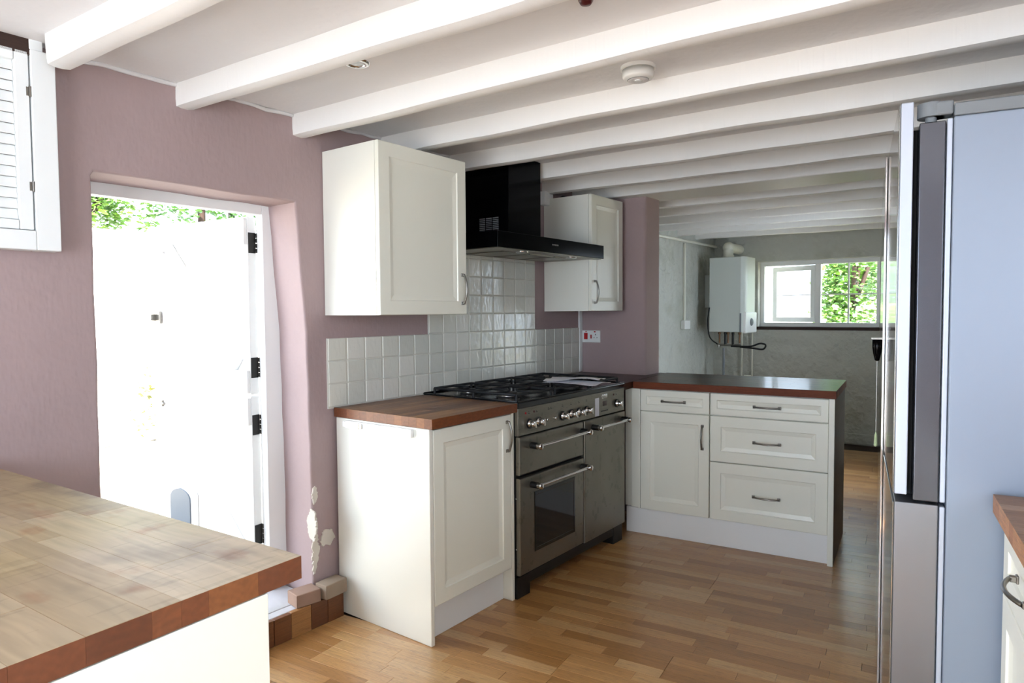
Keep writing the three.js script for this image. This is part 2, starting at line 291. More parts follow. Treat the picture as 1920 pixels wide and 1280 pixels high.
// ceiling beams: rough sawn, painted; each runs from the left wall across the room
function beamGeo(L, h, w, seed) {
  const g = new THREE.BoxGeometry(L, h, w, Math.round(L / 0.06), 3, 3), p = g.attributes.position, q = rng(seed), ph = [q() * 9, q() * 9, q() * 9, q() * 9];
  for (let i = 0; i < p.count; i++) {
    const x = p.getX(i), y = p.getY(i), z = p.getZ(i), lowEdge = y < -h / 2 + 0.001 && Math.abs(z) > w / 2 - 0.001;
    p.setY(i, y + 0.003 * Math.sin(x * 2.1 + ph[0]) + (y < 0 ? 0.0016 * Math.sin(x * 9 + ph[1]) : 0) + (lowEdge ? 0.004 : 0));
    p.setZ(i, z * (lowEdge ? 0.93 : 1) + 0.005 * Math.sin(x * 1.6 + ph[2]) + 0.0015 * Math.sin(x * 11 + ph[3] + y * 20));
  }
  g.computeVertexNormals();
  return metreUV(toCreasedNormals(g, 0.6), q() * 2, q());
}
{
  const t = 3.1 * D2R, ord = ['nearest', 'second', 'third', 'fourth', 'fifth', 'sixth', 'seventh'];
  const place = (z, x0, x1, w, label, group, tt, k, h = 0.092) => { const L = (x1 - x0) / Math.cos(tt), o = solo('ceiling_beam', beamGeo(L, h, w, 300 + k), M.beam, label, 'beam', group); o.rotation.y = tt; const xm = (x0 + x1) / 2; o.position.set(xm, 2.06 + h / 2, z - Math.tan(tt) * xm - w / 2); };
  [1.10, 0.650, 0.166, -0.315, -0.785, -1.238, -1.655].forEach((z, k) => place(z, k ? -0.02 : 0.125, 3.4, 0.066, `${ord[k]} white painted kitchen ceiling beam counted from the camera`, 'kitchen ceiling beams', (k === 1 ? 3.9 : k === 6 ? 3.6 : 2.9) * D2R, k));
  [-2.62, -3.06, -3.55, -3.99, -4.47, -4.93].forEach((z, k) => place(z, -0.32, 1.99 - 0.09 * k, 0.06, `${ord[k]} white utility room ceiling beam counted from the mauve wall end`, 'utility room ceiling beams', 4.6 * D2R, 20 + k));
  const o = struct('trim_1', metreUV(rbox(2.6, 0.13, 0.345, 0.01, 0, 0, 0, 2)), M.beam, 'white lintel over the opening to the utility room'); o.rotation.y = t; o.position.set(1.25, 2.058 + 0.065, -2.215 - 0.04);
}
// whitewash bead where ceiling meets wall
{
  const q = wob(44), pts = []; for (let z = 1.04; z > -2.1; z -= 0.05) pts.push([0.004, CEIL - 0.006 + q() * 0.004, z]);
  struct('trim_2', tube(pts, 0.008, 120, 6), M.ceiling, 'lumpy white filler line along the top of the mauve wall');
}
struct('baseboard_back', metreUV(rspan(-0.3, 1.42, 0, 0.10, backZ - 0.002, backZ + 0.018, 0.004)), M.lime, 'low pale skirting under the utility window');

// ------------------------------------------------------------------ window_1: utility room window
{
  const w = struct('window_1', null, null, 'white casement window with leaded bars over a dark sill'); w.position.set(0, 0, backZ - 0.12);
  const X0 = 0.172, X1 = 1.328, Y0 = 1.15, Y1 = 1.84, f = 0.042;
  part(w, 'frame', merge([rspan(X0, X1, Y0, Y0 + f, -0.03, 0.03), rspan(X0, X1, Y1 - 0.05, Y1, -0.03, 0.03), rspan(X0, X0 + f, Y0 + f + 0.0005, Y1 - 0.0505, -0.03, 0.03), rspan(X1 - f, X1, Y0 + f + 0.0005, Y1 - 0.0505, -0.03, 0.03), rspan(0.722, 0.776, Y0 + f + 0.0005, Y1 - 0.0505, -0.03, 0.03)]), M.white);
  part(w, 'glazing_bar', rspan(1.024, 1.04, Y0 + f, Y1 - 0.05, -0.008, 0.008), M.white);
  part(w, 'glazing_bar', rspan(0.776, X1 - f, 1.474, 1.486, -0.007, 0.007), M.white);
  for (const [a, b, c, d] of [[0.777, 1.024, 1.194, 1.474], [1.04, 1.285, 1.194, 1.474], [0.777, 1.024, 1.486, 1.789], [1.04, 1.285, 1.486, 1.789]]) part(w, 'pane', span(a, b, c, d, -0.002, 0.002), M.pane);
  const s = new THREE.Group(); s.name = 'opening_sash'; w.add(s); s.position.set(0.72, 0, -0.02); s.rotation.y = -20 * D2R;
  const SW = 0.5, sy0 = 1.196, sy1 = 1.786, sf = 0.05;
  part(s, 'sash_frame', merge([rspan(-SW, 0, sy0, sy0 + sf, -0.02, 0.02), rspan(-SW, 0, sy1 - sf, sy1, -0.02, 0.02), rspan(-SW, -SW + sf, sy0 + sf + 0.0005, sy1 - sf - 0.0005, -0.02, 0.02), rspan(-sf, 0, sy0 + sf + 0.0005, sy1 - sf - 0.0005, -0.02, 0.02)]), M.white);
  part(s, 'glazing_bar', rspan(-SW + sf, -sf, 1.476, 1.486, -0.006, 0.006), M.white);
  part(s, 'pane', span(-SW + sf, -sf, sy0 + sf, sy1 - sf, -0.002, 0.002), M.pane);
  part(w, 'sill', metreUV(rspan(0.166, 1.334, 1.118, 1.15, -0.12, 0.135, 0.004)), M.darkTimber, 'dark brown wooden sill');
}
{ // door_2: glazed doors behind the photographer
  const w = struct('door_2', null, null, 'white glazed garden doors behind the photographer'); w.position.set(0, 0, 3.78);
  const xs = [0.55, 1.25, 1.95, 2.65];
  for (let k = 0; k < 3; k++) { const a = xs[k], b = xs[k + 1]; part(w, 'leaf_frame', merge([rspan(a, a + 0.06, 0.02, 2.05, -0.025, 0.025), rspan(b - 0.06, b, 0.02, 2.05, -0.025, 0.025), rspan(a + 0.06, b - 0.06, 0.02, 0.18, -0.025, 0.025), rspan(a + 0.06, b - 0.06, 1.97, 2.05, -0.025, 0.025)]), M.white); part(w, 'pane', span(a + 0.06, b - 0.06, 0.18, 1.97, -0.002, 0.002), M.pane); }
}
// ------------------------------------------------------------------ door_1: stable door, open to the yard
{
  const d = struct('door_1', null, null, 'white two-part stable door standing open to the yard');
  const fx0 = -0.24, fx1 = -0.19;
  part(d, 'frame', merge([rspan(fx0, fx1, 0.108, 1.82, 0.09, 0.19, 0.003), rspan(fx0, fx1, 0.10, 1.82, 0.87, 0.96, 0.003), rspan(fx0, fx1, 1.748, 1.82, 0.1905, 0.8695, 0.003)]), M.white);
  const turn = Math.atan2(0.079, 0.733);            // the leaves lean a little past square
  const leaf = (name, y0, y1) => { const g = new THREE.Group(); g.name = name; d.add(g); g.position.set(-0.222, 0, 0.184); g.rotation.y = Math.PI + turn; part(g, 'leaf_board', metreUV(rspan(0.022, 0.735, y0, y1, -0.045, 0.0, 0.003)), M.white); return g; };
  // in leaf axes x runs from the hinge to the free edge and -z faces the camera side
  const up = leaf('upper_leaf', 0.972, 1.742), lo = leaf('lower_leaf', 0.125, 0.966);
  const rail = (g, y0, y1) => part(g, 'ledge', rspan(0.024, 0.733, y0, y1, -0.062, -0.045, 0.003), M.white);
  for (const g of [up, lo]) { const a = g === up ? [1.62, 1.735, 0.98, 1.08] : [0.84, 0.96, 0.13, 0.25]; rail(g, a[0], a[1]); rail(g, a[2], a[3]); }
  const brace = (g, x0, y0, x1, y1) => { const L = Math.hypot(x1 - x0, y1 - y0), b = rbox(L, 0.07, 0.016, 0.003); b.rotateZ(Math.atan2(y1 - y0, x1 - x0)); b.translate((x0 + x1) / 2, (y0 + y1) / 2, -0.053); part(g, 'brace', b, M.white); };
  brace(up, 0.09, 1.10, 0.66, 1.60); brace(lo, 0.09, 0.28, 0.40, 0.62);
  const hg = (g, y) => part(g, 'hinge', merge([rbox(0.003, 0.088, 0.036, 0.001, 0.0205, y, -0.024), ...[-0.033, -0.011, 0.011, 0.033].map((k) => cyl(0.0075, 0.0075, 0.019, 0.0145, y + k, 0.0005, 10))]), M.hinge, 'dark steel butt hinge');
  hg(up, 1.63); hg(up, 1.09); hg(lo, 0.84); hg(lo, 0.355);
  part(up, 'latch', merge([rbox(0.07, 0.06, 0.012, 0.003, 0.685, 1.31, -0.055), rbox(0.035, 0.03, 0.03, 0.004, 0.70, 1.31, -0.07)]), M.pewter, 'square steel latch');
  part(up, 'stay_hook', rod([0.53, 1.65, -0.066], [0.43, 1.545, -0.066], 0.004), M.pewter);
  part(lo, 'bolt', merge([rod([0.62, 0.90, -0.07], [0.73, 0.90, -0.07], 0.006), rbox(0.05, 0.03, 0.012, 0.002, 0.66, 0.90, -0.066)]), M.pewter);
  const arch = (w, h, r) => { const s = new THREE.Shape(); s.moveTo(-w / 2, 0); s.lineTo(w / 2, 0); s.lineTo(w / 2, h - r); s.quadraticCurveTo(w / 2, h, 0, h + 0.012); s.quadraticCurveTo(-w / 2, h, -w / 2, h - r); s.closePath(); return s; };
  const cf = part(lo, 'cat_flap', new THREE.ExtrudeGeometry(arch(0.2, 0.235, 0.05), { depth: 0.014, bevelEnabled: true, bevelSize: 0.003, bevelThickness: 0.003, bevelSegments: 2 }).translate(0.515, 0.285, -0.063), M.white, 'white arched cat flap frame');
  part(cf, 'flap', new THREE.ExtrudeGeometry(arch(0.15, 0.195, 0.04), { depth: 0.012, bevelEnabled: false }).translate(0.515, 0.30, -0.072), mat('#59636f', 0.3), 'grey translucent flap');
}
// ------------------------------------------------------------------ louvred shutter high on the left wall
{
  const t = thing('window_shutter', 'white louvred window shutter fixed high on the mauve wall', 'shutter', [0.0, 1.52, 1.04], Math.PI / 2);
  // local x runs away from the camera (towards the door); the shutter lies at negative x
  part(t, 'frame', merge([rspan(-0.0645, 0, 0, 0.595, 0, 0.055, 0.003), rspan(-1.2395, -0.065, 0, 0.058, 0, 0.0545, 0.003), rspan(-1.30, -1.24, 0, 0.595, 0, 0.055, 0.003)]), M.shutter);
  part(t, 'post', rspan(-0.066, -0.03, 0.595, 0.655, 0.0, 0.05, 0.003), M.shutter);
  const leaf = new THREE.Group(); leaf.name = 'shutter_panel'; t.add(leaf);
  part(leaf, 'panel_frame', merge([rspan(-0.1045, -0.0685, 0.06, 0.588, 0.015, 0.048, 0.003), rspan(-0.60, -0.555, 0.06, 0.588, 0.015, 0.048, 0.003), rspan(-0.554, -0.105, 0.06, 0.088, 0.015, 0.048, 0.003), rspan(-0.554, -0.105, 0.555, 0.588, 0.015, 0.048, 0.003)]), M.shutter);
  const sg = new RoundedBoxGeometry(0.448, 0.0318, 0.006, 2, 0.002);
  for (let k = 0; k < 15; k++) { const s = part(leaf, 'slat', sg, M.shutter); s.position.set(-0.329, 0.105 + k * 0.0312, 0.032); s.rotation.x = -0.30; }
  const leaf2 = leaf.clone(); leaf2.name = 'shutter_panel'; leaf2.position.x = -0.555; t.add(leaf2);
  for (const y of [0.19, 0.47]) part(t, 'hinge', merge([cyl(0.004, 0.004, 0.03, -0.067, y, 0.05, 10), rbox(0.02, 0.026, 0.002, 0.0008, -0.067, y, 0.0485)]), M.pewter);
  const L = struct('trim_3', metreUV(span(1.10, 2.3, 2.098, CEIL, 0.0, 0.045).rotateY(-Math.PI / 2)), M.darkTimber, 'dark bare timber lintel above the shutter');
  L.position.set(0.048, 0, 0);
}
// ------------------------------------------------------------------ worktops
function staves(parent, x0, x1, z0, z1, y0, H, wdt, tops, sides, seed, o = {}) {
  const r = rng(seed), gap = o.gap ?? 0.0003; let zc = z0;
  while (zc < z1 - 1e-6) {
    let a = x0, first = true, w = wdt * (o.mixed && r() < 0.6 ? 2 : 1); if (z1 - zc - w < wdt * 0.7) w = z1 - zc;
    while (a < x1 - 1e-6) {
      let L = (o.min ?? 0.22) + r() * (o.vary ?? 0.26); if (first) { L *= 0.3 + 0.7 * r(); first = false; } if (x1 - a - L < 0.07) L = x1 - a;
      const cx = a + L / 2, cz = zc + w / 2, g = staveBox(L - gap, H, w - gap, o.chamfer ?? 0.0006, o.common ? cx + 0.1 : r() * 3, o.common ? cz : r() * 2);
      const m = part(parent, 'stave', g, [tops[Math.floor(r() * tops.length)], sides[Math.floor(r() * sides.length)]]);
      m.position.set(cx, y0, cz);
      a += L;
    }
    zc += w;
  }
}
{ // near left
  const t = thing('worktop', 'bleached and stained oak block worktop at lower left with red-brown end grain', 'worktop', [1.4423, 0.87, 1.1835], 3.77 * D2R);
  staves(t, -1.43, 0, 0, 1.10, 0, 0.04, 0.0431, W.worn, W.edge, 101, { common: true, mixed: true, min: 0.3, vary: 0.3 });
  const c = thing('base_cabinet', 'plain cream base unit under the bleached near worktop', 'cabinet', [1.4423, 0, 1.1835], 3.77 * D2R);
  part(c, 'end_panel', metreUV(rspan(-0.022, 0.0, 0, 0.868, 0.068, 1.08, 0.0015)), M.cream);
  part(c, 'carcass', rspan(-1.40, -0.024, 0.12, 0.866, 0.09, 1.06, 0.002), M.cream);
  part(c, 'plinth', rspan(-1.40, -0.024, 0.0, 0.118, 0.14, 1.02, 0.002), M.cream);
}
function bowHandle(len = 0.14, out = 0.028) {          // lies along x, stands out towards +z
  const n = 28, pts = []; for (let k = 0; k <= n; k++) { const s = k / n * 2 - 1; pts.push([s * (len / 2 - 0.004), 0, 0.014 + out * 0.55 * (1 - s * s)]); }
  const g = tube(pts, 0.0048, 36, 10), foot = (s) => merge([rbox(0.011, 0.013, 0.016, 0.003, s * (len / 2 - 0.005), 0, 0.008), rbox(0.015, 0.017, 0.005, 0.002, s * (len / 2 - 0.005), 0, 0.0025)]);
  return merge([g, foot(-1), foot(1)]);
}
const HG = bowHandle(), HGV = HG.clone().rotateZ(Math.PI / 2);
const handle = (door, x, y, z, vertical) => { const h = part(door, 'handle', vertical ? HGV : HG, M.pewter, 'pewter bow handle'); h.position.set(x, y, z); return h; };
const hingedDoor = (parent, w, h, x, y, z, name = 'door', m = M.cream, f) => { const d = part(parent, name, panelDoor(w, h, 0.02, f), m); d.position.set(x, y, z); return d; };
// left run: local x = depth along the wall, local z = out from the wall
const RUN = Math.PI / 2;
{
  const t = thing('worktop', 'short oiled wood worktop between the door and the range cooker', 'worktop', [0, 0.87, -0.0126], RUN);
  staves(t, 0.0, 0.555, 0.012, 0.6045, 0, 0.04, 0.0423, W.mid, W.edge, 131, { min: 0.2, vary: 0.2 });
  const c = thing('base_cabinet', 'cream panelled base unit under the short worktop left of the cooker', 'cabinet', [0, 0, -0.0126], RUN);
  part(c, 'end_panel', metreUV(rspan(0.004, 0.024, 0, 0.868, 0.02, 0.585, 0.003, 2)), M.creamSide);
  part(c, 'side_panel', rspan(0.536, 0.554, 0, 0.868, 0.02, 0.585, 0.002), M.cream);
  part(c, 'carcass', rspan(0.026, 0.534, 0.152, 0.866, 0.02, 0.56, 0.002), M.cream);
  part(c, 'plinth', rspan(0.026, 0.534, 0.0, 0.149, 0.30, 0.534, 0.002), M.white);
  const d = hingedDoor(c, 0.506, 0.708, 0.027, 0.154, 0.565);
  handle(d, 0.474, 0.612, 0.02, true);
  const s = part(c, 'trunking', rspan(-0.012, 0.0036, 0.828, 0.862, 0.10, 0.50, 0.002), M.whitePlastic, 'white plastic strip under the worktop edge');
  s.rotation.y = 0; 
  part(s, 'catch', merge([rspan(-0.017, -0.0125, 0.833, 0.857, 0.128, 0.19, 0.0015), rspan(-0.018, -0.0125, 0.836, 0.856, 0.192, 0.212, 0.002)]), M.chrome, 'small steel door catch');
  part(s, 'end_cap', rspan(-0.010, 0.0036, 0.832, 0.856, 0.078, 0.099, 0.003), M.whitePlastic);
}
function wallUnit(label, v0, v1, y0, y1, dep, hs) {
  const w = v1 - v0, h = y1 - y0, t = thing('wall_cabinet', label, 'cabinet', [0.003, y0, -v0], RUN, 'cream wall cabinets either side of the hood');
  part(t, 'carcass', metreUV(rspan(0, w, 0, h, 0, dep, 0.0015)), M.creamSide);
  const d = hingedDoor(t, w - 0.002, h - 0.002, 0.001, 0.001, dep + 0.0025);
  handle(d, hs > 0 ? w - 0.034 : 0.033, 0.115, 0.02, true);
  return t;
}
wallUnit('cream panelled wall cabinet on the door side of the black hood', -0.0191, 0.5155, 1.315, 2.018, 0.330, 1);
wallUnit('cream panelled wall cabinet between the black hood and mauve wall end', 1.672, 2.071, 1.3262, 2.03, 0.323, -1);
// ------------------------------------------------------------------ cooker hood
{
  const t = thing('cooker_hood', 'black chimney cooker hood over the range', 'hood', [0.004, 1.64, -0.688], RUN);
  const w = 1.034, d = 0.40;
  part(t, 'canopy', ringSlab(w, 0.078, [[0, 0], [0, d - 0.002], [0.002, d]]), M.gloss);
  const ch = part(t, 'chimney', merge([rspan(0.2304, 0.5217, 0.0785, 0.50, 0, 0.2929, 0.002)]), M.gloss);
  for (let c = 0; c < 3; c++) for (let k = 0; k < 8; k++) part(ch, 'vent_slot', rspan(0.2288, 0.2302, 0.108 + k * 0.0096, 0.1135 + k * 0.0096, 0.098 + c * 0.045, 0.137 + c * 0.045, 0.0004), M.greyPlastic);
  const under = part(t, 'underside', rspan(0.012, w - 0.012, -0.004, 0.0, 0.012, d - 0.012, 0.001), M.steel, 'brushed steel underside');
  for (const x of [0.17, 0.41, 0.65]) { const f = part(under, 'grease_filter', ringSlab(0.225, 0.25, [[0, 0], [0, 0.004], [0.008, 0.005], [0.012, 0.003]]).rotateX(Math.PI / 2), M.steel); f.position.set(x, -0.004, 0.05); }
  for (const x of [0.28, 0.76]) part(under, 'hood_lamp', lathe([[0, -0.002], [0.024, -0.002], [0.03, -0.007], [0.033, -0.004], [0.033, 0]]).translate(x, -0.003, d - 0.06), M.chrome);
  for (let k = 0; k < 5; k++) part(t, 'button', merge([cyl(0.0042, 0.0042, 0.002, 0, 0, 0, 10).rotateX(Math.PI / 2), rbox(0.002, 0.005, 0.001, 0.0003, 0, 0, 0.001)]).translate(0.478 + k * 0.0125, 0.043, d + 0.0008), M.pewter);
}
// ------------------------------------------------------------------ range cooker
{
  const v0 = 0.5715, w = 1.026, t = thing('range_cooker', 'stainless steel range cooker with black gas hob', 'cooker', [0, 0, -v0], RUN);
  const F = 0.590;
  part(t, 'body', rspan(0.002, w - 0.002, 0.10, 0.878, 0.03, F - 0.006, 0.002), M.black);
  part(t, 'plinth', merge([rspan(0.004, w - 0.004, 0.05, 0.10, 0.10, F + 0.003, 0.002), rspan(0.0, 0.10, 0, 0.10, 0.2, F + 0.006, 0.003), rspan(w - 0.11, w - 0.004, 0, 0.10, 0.2, F + 0.006, 0.003)]), M.black);
  const pan = part(t, 'control_panel', rspan(0.0, w, 0.757, 0.884, F - 0.005, F + 0.016, 0.003, 2), M.steel);
  const knobG = lathe([[0, 0.034], [0.010, 0.034], [0.0135, 0.031], [0.0155, 0.024], [0.0155, 0.014], [0.019, 0.010], [0.0205, 0.004], [0.0205, 0]], 24).rotateX(Math.PI / 2), grip = rbox(0.007, 0.034, 0.012, 0.003, 0, 0, 0.036);
  const KG = merge([knobG, grip]);
  for (const x of [0.088, 0.160, 0.372, 0.452, 0.528, 0.604, 0.934]) { const k = part(pan, 'knob', KG, M.chrome); k.position.set(x, 0.806, F + 0.016); part(k, 'knob_base', cyl(0.0235, 0.0235, 0.006, 0, 0, 0, 24).rotateX(Math.PI / 2).translate(0, 0, 0.003), M.black); }
  for (const x of [0.228, 0.298]) part(pan, 'button', lathe([[0, 0.014], [0.006, 0.013], [0.008, 0.009], [0.008, 0]], 16).rotateX(Math.PI / 2).translate(x, 0.806, F + 0.016), M.chrome);
  for (const [x, m] of [[0.058, M.red], [0.125, M.darkRed], [0.900, M.darkRed]]) part(pan, 'indicator', cyl(0.005, 0.005, 0.003, 0, 0, 0, 12).rotateX(Math.PI / 2).translate(x, 0.858, F + 0.0172), m);
  // printed marks: small heating symbols by the knobs
  const dark = mat('#2a2a2a', 0.6);
  const marks = []; for (const x of [0.085, 0.148, 0.25, 0.27, 0.372, 0.452, 0.528, 0.604, 0.93]) marks.push(rspan(x - 0.007, x + 0.007, 0.853, 0.856, F + 0.0158, F + 0.0164, 0.0001), rspan(x - 0.006, x + 0.002, 0.860, 0.8625, F + 0.0158, F + 0.0164, 0.0001));
  part(pan, 'printed_marks', merge(marks), dark);
  const dis = part(pan, 'clock', rspan(0.762, 0.828, 0.800, 0.842, F + 0.0155, F + 0.0175, 0.001), M.steel);
  part(dis, 'clock_display', rspan(0.774, 0.818, 0.808, 0.833, F + 0.017, F + 0.0185, 0.0005), mat('#3a1a14', 0.15));
  part(pan, 'badge', rspan(0.764, 0.824, 0.850, 0.871, F + 0.0155, F + 0.019, 0.004), M.chrome, 'small oval chrome badge');
  part(pan, 'vent_line', rspan(0.756, 0.836, 0.778, 0.784, F + 0.0155, F + 0.0168, 0.0005), M.black);
  part(pan, 'sticker', rspan(0.694, 0.736, 0.760, 0.858, F + 0.0155, F + 0.0166, 0.0003), M.paper, 'white paper label');
  const door = (name, x0, x1, y0, y1, rings) => { const g = ringSlab(x1 - x0, y1 - y0, rings ?? [[0, 0], [0, 0.018], [0.002, 0.0215], [0.006, 0.023]]), o = part(t, name, g, M.steel); o.position.set(x0, y0, F); return o; };
  const hnd = (o, x0, x1, y) => { const z = 0.023, a = part(o, 'handle', rod([x0, y, z + 0.045], [x1, y, z + 0.045], 0.0075, 16), M.chrome, 'chrome rail handle'); for (const x of [x0, x1]) part(a, 'handle_end', merge([lathe([[0, 0], [0.0125, 0], [0.0135, 0.004], [0.0135, 0.042], [0.0125, 0.05], [0.0155, 0.053], [0.0155, 0.060], [0.012, 0.066], [0, 0.067]], 18).rotateX(Math.PI / 2).translate(x, y, z)]), x === x0 ? M.chrome : M.chrome); for (const x of [x0, x1]) part(a, 'handle_sleeve', cyl(0.0152, 0.0152, 0.036, 0, 0, 0, 18).rotateX(Math.PI / 2).translate(x, y, z + 0.022), M.black); };
  const grill = door('grill_door', 0.003, 0.562, 0.578, 0.752); hnd(grill, 0.085, 0.535, 0.128);
  const oven = door('oven_door', 0.003, 0.566, 0.112, 0.562); hnd(oven, 0.085, 0.535, 0.41);
  const win = part(oven, 'oven_window', ringSlab(0.36, 0.285, [[0, 0], [0, 0.002], [0.004, 0.003], [0.016, 0.003], [0.018, 0.002]]), M.glassDark, 'dark glass window'); win.position.set(0.112, 0.085, 0.0225);
  const tall = door('tall_oven_door', 0.576, w - 0.003, 0.105, 0.752); hnd(tall, 0.075, 0.405, 0.606);
  for (const [y, z] of [[0.235, 0], [0.47, 0]]) part(t, 'hinge_screw', cyl(0.004, 0.004, 0.004, 0, 0, 0, 10).rotateZ(Math.PI / 2).translate(0.0, y, F + 0.004), M.chrome);
  // hob
  const hob = part(t, 'hob_top', merge([rspan(-0.004, w + 0.004, 0.884, 0.914, 0.01, F + 0.018, 0.006, 2), rspan(0.0, w, 0.914, 0.922, 0.012, 0.02, 0.002)]), M.enamel, 'black enamel hob with raised rim');
  part(hob, 'rim', merge([rspan(-0.004, w + 0.004, 0.913, 0.919, F + 0.008, F + 0.018, 0.002), rspan(-0.004, 0.006, 0.913, 0.919, 0.01, F + 0.018, 0.002), rspan(w - 0.006, w + 0.004, 0.913, 0.919, 0.01, F + 0.018, 0.002)]), M.enamel);
  const burners = [[0.15, 0.19, 0.036], [0.15, 0.44, 0.046], [0.51, 0.31, 0.062], [0.86, 0.19, 0.046], [0.86, 0.44, 0.036]];
  for (const [x, z, r] of burners) { const b = part(hob, 'burner', lathe([[0, 0.024], [r * 0.86, 0.023], [r * 0.95, 0.019], [r * 0.95, 0.014], [r * 1.12, 0.013], [r * 1.12, 0.006], [r * 1.3, 0.004], [r * 1.35, 0]], 24).translate(x, 0.914, z), M.iron); part(b, 'burner_ring', lathe([[r * 0.97, 0.0125], [r * 1.15, 0.0125], [r * 1.17, 0.008], [r * 1.17, 0.004]], 24).translate(x, 0.914, z), M.pewter); }
  const grate = (x0, x1) => { const y = 0.942, bars = [], bar = (a, b) => bars.push(rod(a, b, 0.0068, 6)); const z0 = 0.06, z1 = 0.575, cz = (z0 + z1) / 2, cx = (x0 + x1) / 2; bar([x0, y, z0], [x1, y, z0]); bar([x0, y, z1], [x1, y, z1]); bar([x0, y, z0], [x0, y, z1]); bar([x1, y, z0], [x1, y, z1]); bar([x0, y, cz], [x1, y, cz]); for (const z of [(z0 + cz) / 2, (z1 + cz) / 2]) { bar([x0, y, z], [cx - 0.03, y, z]); bar([cx + 0.03, y, z], [x1, y, z]); } bar([cx, y, z0], [cx, y, (z0 + cz) / 2 - 0.03]); bar([cx, y, (z0 + cz) / 2 + 0.03], [cx, y, cz]); bar([cx, y, cz], [cx, y, (z1 + cz) / 2 - 0.03]); bar([cx, y, (z1 + cz) / 2 + 0.03], [cx, y, z1]); for (const x of [x0, x1]) for (const z of [z0, cz, z1]) bar([x, 0.914, z], [x, y, z]); return merge(bars); };
  part(hob, 'pan_support', grate(0.03, 0.315), M.iron); part(hob, 'pan_support', grate(0.35, 0.675), M.iron); part(hob, 'pan_support', grate(0.71, 0.995), M.iron);
}
{ // papers left on the hob
  const sheet = (w, d, c, seed) => { const g = new THREE.BoxGeometry(w, 0.0012, d, 14, 1, 10), p = g.attributes.position; for (let i = 0; i < p.count; i++) { const x = p.getX(i) / w, z = p.getZ(i) / d; p.setY(i, p.getY(i) + c * (0.5 + 0.5 * Math.sin(x * 5 + seed)) * (0.5 + z) + 0.004 * Math.sin(z * 7 + seed)); } g.computeVertexNormals(); return g; };
  const a = solo('paper_sheet', sheet(0.297, 0.21, 0.020, 0.4), M.paper, 'upper white paper sheet lying curled on the hob', 'paper', 'papers on the hob'); a.position.set(0.52, 0.962, -1.20); a.rotation.y = 0.35;
  const b = solo('paper_sheet', sheet(0.297, 0.21, 0.006, 2.0), M.paper, 'lower white paper sheet flat on the hob under the curled one', 'paper', 'papers on the hob'); b.position.set(0.55, 0.9525, -1.17); b.rotation.y = 0.05;
}
// ------------------------------------------------------------------ peninsula
{
  const yaw = 6.5526 * D2R, PO = [1.6775, 0, -1.8453];
  const t = thing('worktop', 'dark glossy wood worktop running over the peninsula to the mauve wall end', 'worktop', [PO[0], 0.87, PO[2]], yaw);
  staves(t, -1.085, 0, -0.6415, 0, 0, 0.04, 0.0428, W.dark, W.darkEdge, 151, { min: 0.3, vary: 0.35, gap: 0.0002, chamfer: 0.0008 });
  const s = new THREE.Shape([[0.004, -1.602], [0.602, -1.602], [0.592, -1.722], [0.522, -2.34], [0.486, -2.34], [0.486, -2.124], [0.004, -2.124]].map(([x, z]) => new THREE.Vector2(x, -z)));
  const g = metreUV(new THREE.ExtrudeGeometry(s, { depth: 0.039, bevelEnabled: false }).rotateX(-Math.PI / 2));
  const cb = part(t, 'corner_board', g, W.dark[1]); cb.rotation.y = -yaw; cb.position.set(...new THREE.Vector3(-PO[0], 0, -PO[2]).applyAxisAngle(new THREE.Vector3(0, 1, 0), -yaw).toArray());
  const unit = (label, a0, a1) => { const c = thing('base_cabinet', label, 'cabinet', [PO[0], 0, PO[2]], yaw); part(c, 'carcass', rspan(a0 + 0.002, a1 - 0.002, 0.155, 0.866, -0.60, -0.034, 0.001), M.cream); return c; };
  const fr = (c, name, x0, x1, y0, y1, f) => hingedDoor(c, x1 - x0, y1 - y0, x0, y0, -0.032, name, M.cream, f);
  const A = unit('cream peninsula unit with one drawer over a door beside the cooker', -1.046, -0.640);
  let d = fr(A, 'drawer', -1.044, -0.643, 0.742, 0.864, 0.036); handle(d, 0.197, 0.060, 0.02);
  d = fr(A, 'door', -1.044, -0.643, 0.156, 0.737, 0.058); handle(d, 0.364, 0.455, 0.02, true);
  part(A, 'filler', merge([rspan(-1.105, -1.0585, 0.156, 0.866, -0.045, -0.028, 0.001), rspan(-1.15, -1.106, 0.156, 0.866, -0.06, -0.046, 0.001), rspan(-1.058, -1.0465, 0.156, 0.866, -0.10, -0.014, 0.001)]), M.cream);
  const B = unit('cream peninsula unit with three wide drawers', -0.640, -0.034);
  for (const [y0, y1, hy] of [[0.743, 0.864, 0.802], [0.484, 0.738, 0.607], [0.156, 0.479, 0.3115]]) { d = fr(B, 'drawer', -0.637, -0.035, y0, y1, y1 - y0 < 0.2 ? 0.036 : 0.058); handle(d, 0.30, hy - y0, 0.02); }
  const e = part(B, 'end_panel', metreUV(rspan(-0.029, -0.006, 0, 0.868, -0.62, -0.016, 0.001)), mat('#6f5740', 0.5, { map: grain }), 'dark brown end panel'); 
  part(e, 'edge_strip', rspan(-0.0335, -0.006, 0, 0.868, -0.0155, -0.002, 0.002), M.cream, 'cream front edge');
  const p = solo('plinth', metreUV(rspan(-1.14, -0.031, 0, 0.152, -0.10, -0.037, 0.002)), M.white, 'white kickboard under both peninsula units', 'plinth'); p.position.set(...PO); p.rotation.y = yaw;
}
